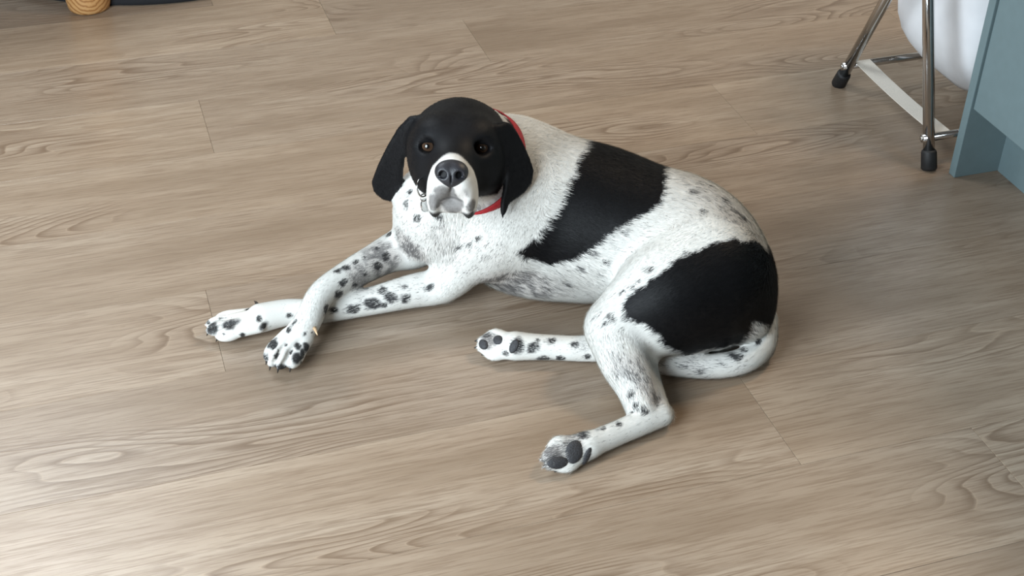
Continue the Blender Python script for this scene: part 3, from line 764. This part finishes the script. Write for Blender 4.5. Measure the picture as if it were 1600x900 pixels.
for s in (-1, 1):
    bm = bmesh.new(); bmesh.ops.create_uvsphere(bm, u_segments=32, v_segments=20, radius=.0127)
    for v in bm.verts:                                      # slight cornea
        rho = math.hypot(v.co.x, v.co.y)
        if v.co.z > 0 and rho < .007: v.co.z += .0011*(1-(rho/.007)**2)
    e = bm_obj('eye', bm, M_eye, None, True)
    fwd = Vector(unit(HF*1.0+HS*s*.12+HU*.10)); e.matrix_world = Matrix.Translation(H(-.42, .02, s*3.72)) @ fwd.to_track_quat('Z', 'Y').to_matrix().to_4x4()
    mw = e.matrix_world.copy(); e.parent = dog; e.matrix_parent_inverse = Matrix.Translation(dog.location).inverted(); e.matrix_basis = mw
# --- pads, claws
M_pad = simple('paw_pad_leather', (.022, .022, .025, 1), .6, nscale=600, namp=.2, bump=.5)
M_claw = simple('dark_claw', (.020, .018, .017, 1), .4, nscale=200, namp=.2); M_claw2 = simple('pale_claw', srgb(196, 164, 128), .4, nscale=200, namp=.1)
def pad(px, py, a, b, ang, h=.0035):
    p, n = hit(px, py); n = unit(n)
    right = unit(VM[0]-n*(VM[0]@n)); up = np.cross(n, right)
    ax = right*math.cos(ang)+up*math.sin(ang); ay = np.cross(n, ax); pm = 1080.0
    bm = bmesh.new(); bmesh.ops.create_uvsphere(bm, u_segments=20, v_segments=12, radius=1)
    for v in bm.verts:
        c = v.co; f = 1-.12*c.y*c.y
        v.co = Vector(p-n*.001+ax*(c.x*a/pm*f)+ay*(c.y*b/pm)+n*(math.copysign(abs(c.z)**.8, c.z)*h))
    adopt(bm_obj('paw_pad', bm, M_pad, None, True), dog)
pad(897, 706, 18, 13, 1.25); pad(872, 723, 16, 9, .12); pad(917, 713, 14, 5.5, 1.15); pad(755, 538, 9.5, 7.5, -1.0); pad(778, 531, 9.5, 8, -.6); pad(803, 541, 12, 7, 1.1, .003)
def claw(base, tip, r, mat):
    base, tip = np.asarray(base), np.asarray(tip); mid_ = (base+tip)/2+np.array([0, 0, r*.5])
    bm = bmesh.new(); tube(bm, [base, mid_, tip], [r, r*.75, r*.15], 10); adopt(bm_obj('claw', bm, mat, None, True), dog)
for g in ('foreN', 'foreF'):
    for c, d, side, up in TOES[g]:
        b_ = c+d*.0145-up*.001; t_ = c+d*.0198-np.array([0, 0, .0095]); t_[2] = max(t_[2], .002); claw(b_, t_, .0025, M_claw)
for g in ('hindN', 'hindF'):
    for c, d, side, up in TOES[g]:
        t_ = c+d*.0205-up*.004; t_[2] = max(t_[2], .002); claw(c+d*.012-up*.003, t_, .0028, M_claw)
p, n = hit(492, 512); claw(p-n*.002, at(496, 524, max(p[2]-.002, .008)), .0030, M_claw2)
p, n = hit(403, 475); claw(p-n*.003, at(397, 470, .018), .0028, M_claw)
# --- collar with ring and tag
M_red = simple('red_webbing', srgb(158, 9, 24), .65, nscale=700, namp=.10, bump=.25)
cc = at(751, 251, .234); cax = unit(.57*VM[0]-.30*VM[1]+.76*VM[2])
cu = unit(np.cross(cax, [0, 0, 1])); cv = np.cross(cax, cu); NS = 96; rads = []
for i in range(NS):
    a = 2*math.pi*i/NS; d = cu*math.cos(a)+cv*math.sin(a)
    r_ = []
    for off in (-.007, 0, .007):
        p, n, _, t = bvh.ray_cast(Vector(cc+cax*off), Vector(d)); r_.append(t if p is not None and t < .13 else .085)
    rads.append(max(r_))
rads = np.array(rads)
for it in range(6): rads = (np.roll(rads, 1)+rads+np.roll(rads, -1))/3
rads = np.clip(rads+.0025, .068, .0860)
bm = bmesh.new(); prev = None; rings = []
for i in range(NS):
    a = 2*math.pi*i/NS; d = cu*math.cos(a)+cv*math.sin(a)
    rings.append([bm.verts.new(cc+d*(rads[i]+o)+cax*w) for o, w in ((0, -.0080), (.0022, -.0075), (.0022, .0075), (0, .0080))])
for i in range(NS):
    r0, r1 = rings[i], rings[(i+1) % NS]
    for q_ in range(4): bm.faces.new((r0[q_], r0[(q_+1) % 4], r1[(q_+1) % 4], r1[q_]))
collar = adopt(bm_obj('collar', bm, M_red, None, True), dog); collar['label'] = 'red webbing collar'
def sub(o): o.parent = collar; o.matrix_parent_inverse = Matrix.Identity(4); return o
def torus(c, n, R, r, name):
    n = unit(n); a = unit(np.cross(n, [.3, .2, 1])); b = np.cross(n, a); bm = bmesh.new()
    pts = [c+(a*math.cos(t)+b*math.sin(t))*R for t in np.linspace(0, 2*math.pi, 25)]
    tube(bm, pts, r, 8, False); bmesh.ops.remove_doubles(bm, verts=bm.verts[:], dist=1e-5); return sub(bm_obj(name, bm, M_chrome, None, True))
tp_, tn_ = hit(664, 288); vd = unit(EYE-tp_)
torus(tp_+tn_*.006, unit(VM[0]*.85+vd*.6), .0135, .0013, 'ring')
tp2, tn2 = hit(665, 303); torus(tp2+tn2*.006, unit(VM[0]*.3+vd), .0050, .0011, 'ring')
tp3, tn3 = hit(667, 319); tc_ = tp3+tn3*.005; ax_ = unit(VM[0]*.9+vd*.55)
bm = bmesh.new(); tube(bm, [tc_-ax_*.0011, tc_-ax_*.0009, tc_+ax_*.0009, tc_+ax_*.0011], [.0098, .0105, .0105, .0098], 28); sub(bm_obj('tag', bm, M_chrome, None, False))
